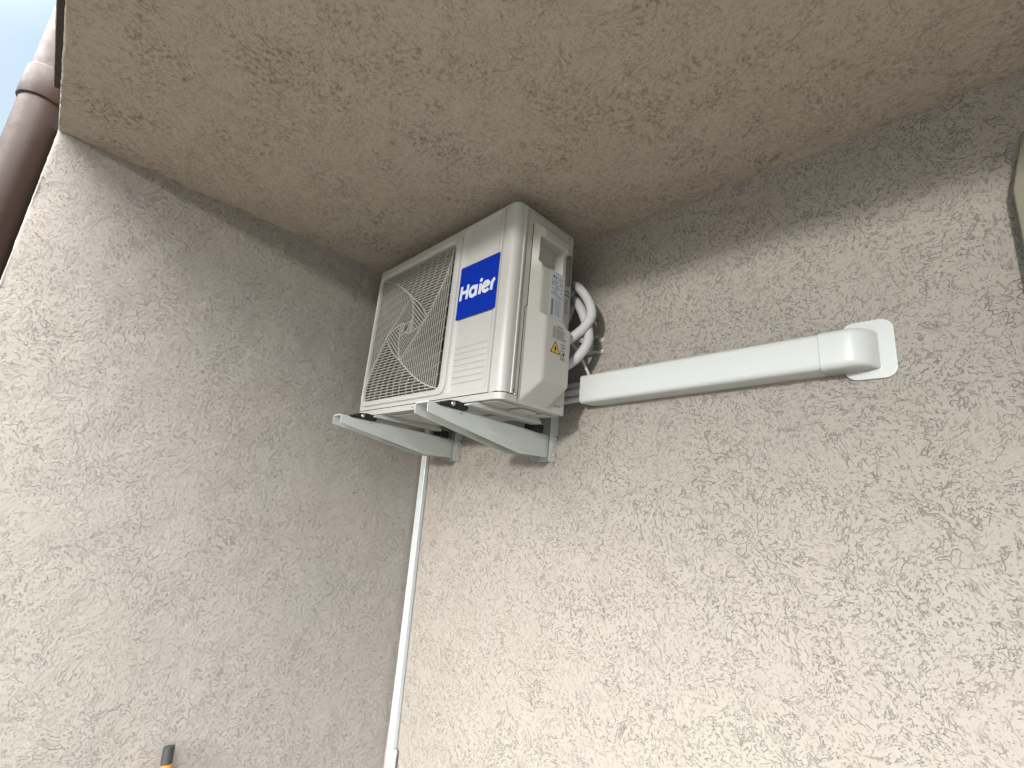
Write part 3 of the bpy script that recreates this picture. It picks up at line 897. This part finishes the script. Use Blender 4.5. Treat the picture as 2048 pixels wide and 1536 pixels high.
# ------------------------------------------------------------------ insulated pipes, cable, drain hose
def hose(name, pts, r, mat, label, cat, group=None, n=16, extra=None):
    P = spline(pts, 12)
    o = thing(name, tuple(P[0]), label, cat, group)
    bm = bmesh.new()
    tube(bm, P, r, n, rf=lambda i: r * (1 + .045 * noise.noise(Vector((i * .55, r * 900, 0)))))
    obj('pipe', bm, mat, o, smooth=True)
    return o
h1 = hose('insulated_pipe', [(.800, -.030, -.24), (.850, -.060, -.195), (.903, -.085, -.232), (.945, -.092, -.290), (.958, -.094, -.338), (.940, -.104, -.378), (.915, -.122, -.408), (.888, -.136, -.430)], .0152, M['foam'],
     'thick white wrapped refrigerant pipe, the outer and upper loop beside the unit', 'pipe', 'pipes looping out behind the unit')
h2 = hose('insulated_pipe', [(.800, -.028, -.30), (.850, -.055, -.250), (.895, -.078, -.285), (.925, -.086, -.335), (.943, -.084, -.395), (.938, -.088, -.435), (.912, -.100, -.475), (.880, -.120, -.505), (.862, -.125, -.522)], .0156, M['foam'],
     'thick white wrapped refrigerant pipe, the inner loop that ends lower down', 'pipe', 'pipes looping out behind the unit')
hose('cable', [(.870, -.095, -.405), (.893, -.070, -.440), (.905, -.050, -.478), (.920, -.040, -.515), (.930, -.035, -.540)], .0045, M['cable'],
     'thin grey white electric cable curving down into the wide wall duct', 'cable')
hose('insulated_pipe', [(.60, -.035, -.546), (.80, -.035, -.546), (.96, -.035, -.542)], .0128, M['foam'],
     'straight white wrapped pipe entering the duct end, uppermost of the two', 'pipe', 'pipes entering the duct')
hose('insulated_pipe', [(.60, -.046, -.571), (.80, -.046, -.571), (.96, -.046, -.567)], .0140, M['foam'],
     'straight white wrapped pipe entering the duct end, just above the ribbed hose', 'pipe', 'pipes entering the duct')
def ribbed(name, pts, r, pitch, mat, label, cat):
    P = spline(pts, 4)
    # resample evenly
    Q = [P[0]]; acc = 0; step = pitch / 6
    for a_, b_ in zip(P, P[1:]):
        d = (b_ - a_).length; t_ = step - acc
        while t_ <= d: Q.append(a_ + (b_ - a_) * (t_ / d)); t_ += step
        acc = d - (t_ - step)
    o = thing(name, tuple(Q[0]), label, cat)
    bm = bmesh.new(); tube(bm, Q, r, 16, rf=lambda i: r * (1 + .13 * math.cos(i / 6 * 2 * math.pi)))
    obj('hose', bm, mat, o, smooth=True)
    return o
ribbed('drain_hose', [(.70, -.050, -.600), (.82, -.050, -.597), (.88, -.050, -.594), (.95, -.045, -.590)], .0088, .0078, M['foam'], 'grey white ribbed drain hose entering the bottom of the duct end', 'hose')
ribbed('flexible_conduit', [(.085, -.012, -1.870), (.0875, -.016, -1.91), (.095, -.018, -1.98), (.10, -.018, -2.2), (.10, -.018, -2.528)], .0085, .0085, M['conduit'], 'white ribbed conduit leaving the corner channel at the bottom edge', 'conduit')

# ------------------------------------------------------------------ wide white wall duct
du = thing('wall_duct', (1.25, 0, -.6), 'wide white plastic pipe duct running right from the unit to an elbow', 'duct')
def duct_sweep(path, zlo, zhi, r, end_cap=True):
    """path: list of (x, yfront); rectangular cross section from wall y=0 out to yfront"""
    bm = bmesh.new(); rws = []
    for (x, yf, zl, zh) in path:
        rr = min(r, abs(yf) * .9)
        pts = [(0.0, zh)] + [(yf + rr - rr * math.sin(a_), zh - rr + rr * math.cos(a_)) for a_ in [R_(15 * k) for k in range(7)]] + \
              [(yf + rr - rr * math.cos(a_), zl + rr - rr * math.sin(a_)) for a_ in [R_(15 * k) for k in range(7)]] + [(0.0, zl)]
        rws.append([bm.verts.new((x, y, z)) for y, z in pts])
    for A, C in zip(rws, rws[1:]):
        for k in range(len(A) - 1): bm.faces.new((A[k], A[k + 1], C[k + 1], C[k]))
    return bm, rws
def zl(x): return -.6095 + (x - .905) * .0285
def zh(x): return -.5185 + (x - .905) * .0170
bm, rws = duct_sweep([(x, -.065, zl(x), zh(x)) for x in [.905] + lin(.93, 1.575, 12)], 0, 0, .0135)
for v_ in rws[0]:        # mitred lower wall corner at the open end
    if v_.co.y > -.05 and v_.co.z < -.56: v_.co.x += .026
o = obj('duct_body', bm, M['white'], du, smooth=True)
s_ = o.modifiers.new('thick', 'SOLIDIFY'); s_.thickness = .0018; s_.offset = -1
o.modifiers.new('edge', 'EDGE_SPLIT').split_angle = R_(40)
bm, rws = duct_sweep([(x, -.067, zl(x) - .002, zh(x) + .002) for x in (1.553, 1.5545, 1.575, 1.594)] +
                     [(1.600 + .0505 * math.sin(a_), -.067 * math.cos(a_) if a_ < 1.5 else -.0005, zl(1.6) - .001 + .003 * a_, zh(1.6) + .002 - .001 * a_) for a_ in [R_(7.5 * k) for k in range(1, 13)]], 0, 0, .0145)
o = obj('elbow', bm, M['white'], du, smooth=True)
s_ = o.modifiers.new('thick', 'SOLIDIFY'); s_.thickness = .0016; s_.offset = -1
# wall plate around the elbow outlet
bm = bmesh.new()
poly = rrect(1.586, 1.6785, -.6085, -.4765, .024, 8)
prism(bm, poly, 'y', -.0065, -.0005)
obj('wall_plate', bm, M['white'], du, bevel=.0015)

# ------------------------------------------------------------------ slim conduit in the corner
t = thing('corner_conduit', (.04, -.01, -2.53), 'slim white cable channel running down the inside corner below the unit', 'conduit')
bm = bmesh.new()
def cpt(z, s, y): # s 0 left,1 right
    k = (-.70 - z) / (-.70 + 1.95)
    xl_ = .010 + .026 * k; xr_ = .0465 + .0315 * k
    return (xl_ + (xr_ - xl_) * s, y, z)
zs_ = lin(-.60, -2.525, 60)
R1 = [[bm.verts.new(cpt(z, s, y)) for s, y in ((0, .003), (0, -.0185), (.06, -.0200), (.94, -.0200), (1, -.0185), (1, .003))] for z in zs_]
for A, C in zip(R1, R1[1:]):
    for k in range(5): bm.faces.new((A[k], A[k + 1], C[k + 1], C[k]))
bm.faces.new(R1[0]); bm.faces.new(R1[-1][::-1])
bmesh.ops.recalc_face_normals(bm, faces=bm.faces)
obj('channel', bm, M['conduit'], t)
bm = bmesh.new()
R1 = [[bm.verts.new(q) for q in ((cpt(z, 1, -.0035)[0] + .0002, -.0036, z), (cpt(z, 1, 0)[0] + .0022, -.0030, z))] for z in zs_]
for A, C in zip(R1, R1[1:]): bm.faces.new((A[0], A[1], C[1], C[0]))
bmesh.ops.solidify(bm, geom=bm.faces[:], thickness=.0008)
obj('base_strip', bm, M['ink'], t)

# ------------------------------------------------------------------ broom handle against the side wall
t = thing('broom', (.20, -.745, -2.53), 'orange pole with a black square end cap leaning on the left wall', 'broom')
p0, p1 = Vector((.20, -.745, -2.47)), Vector((.0235, -.7565, -1.694))
d = (p1 - p0).normalized()
obj('pole', tube(bmesh.new(), [p0, p1 - d * .02], .0125, 20), M['orange'], t, smooth=True)
bm = bmesh.new(); tube(bm, [p1 - d * .042, p1 - d * .0015, p1], .0145, 20, rf=lambda i: (.0145, .0145, .0128)[i])
obj('end_cap', bm, M['cap'], t)
bm = B(((.06, -.90, -2.50), (.34, -.59, -2.455)))
hd = obj('broom_head', bm, M['cap'], t, bevel=.006)
bm = bmesh.new()
for i in range(14):
    for j in range(4):
        x_, y_ = .08 + j * .075, -.885 + i * .022
        tube(bm, [(x_, y_, -2.50), (x_ + .003, y_, -2.528)], .006, 5)
bm.free()
bm = B(((.07, -.89, -2.528), (.33, -.60, -2.5002)))
obj('bristles', bm, M['cap'], hd)

# ------------------------------------------------------------------ folded shutter at the right edge
t = thing('window_shutter', (1.9, 0, -1.7), 'olive cream window shutter folded flat at the right border of the wall', 'shutter')
bm = bmesh.new()
prism(bm, [(1.8790, -1.70), (1.8775, -.275), (1.9045, -.1560), (2.32, -.1560), (2.32, -1.70)], 'y', -.034, -.010)
obj('leaf', bm, M['shutter'], t, bevel=.003)
bm = bmesh.new()
prism(bm, [(1.9115, -1.66), (1.9115, -.22), (1.9250, -.1720), (2.30, -.1720), (2.30, -.21), (1.935, -.21), (1.9235, -.24), (1.9235, -1.66)], 'y', -.0385, -.0335)
obj('moulding', bm, M['enamel2'], t, bevel=.002)
obj('wall_spacer', B(((1.8800, -.0100, -1.68), (1.8950, -.0005, -.30)), ((2.29, -.0100, -1.68), (2.31, -.0005, -.30))), M['flash'], t)

for o in bpy.data.objects:
    if '_o' in o.keys(): del o['_o']
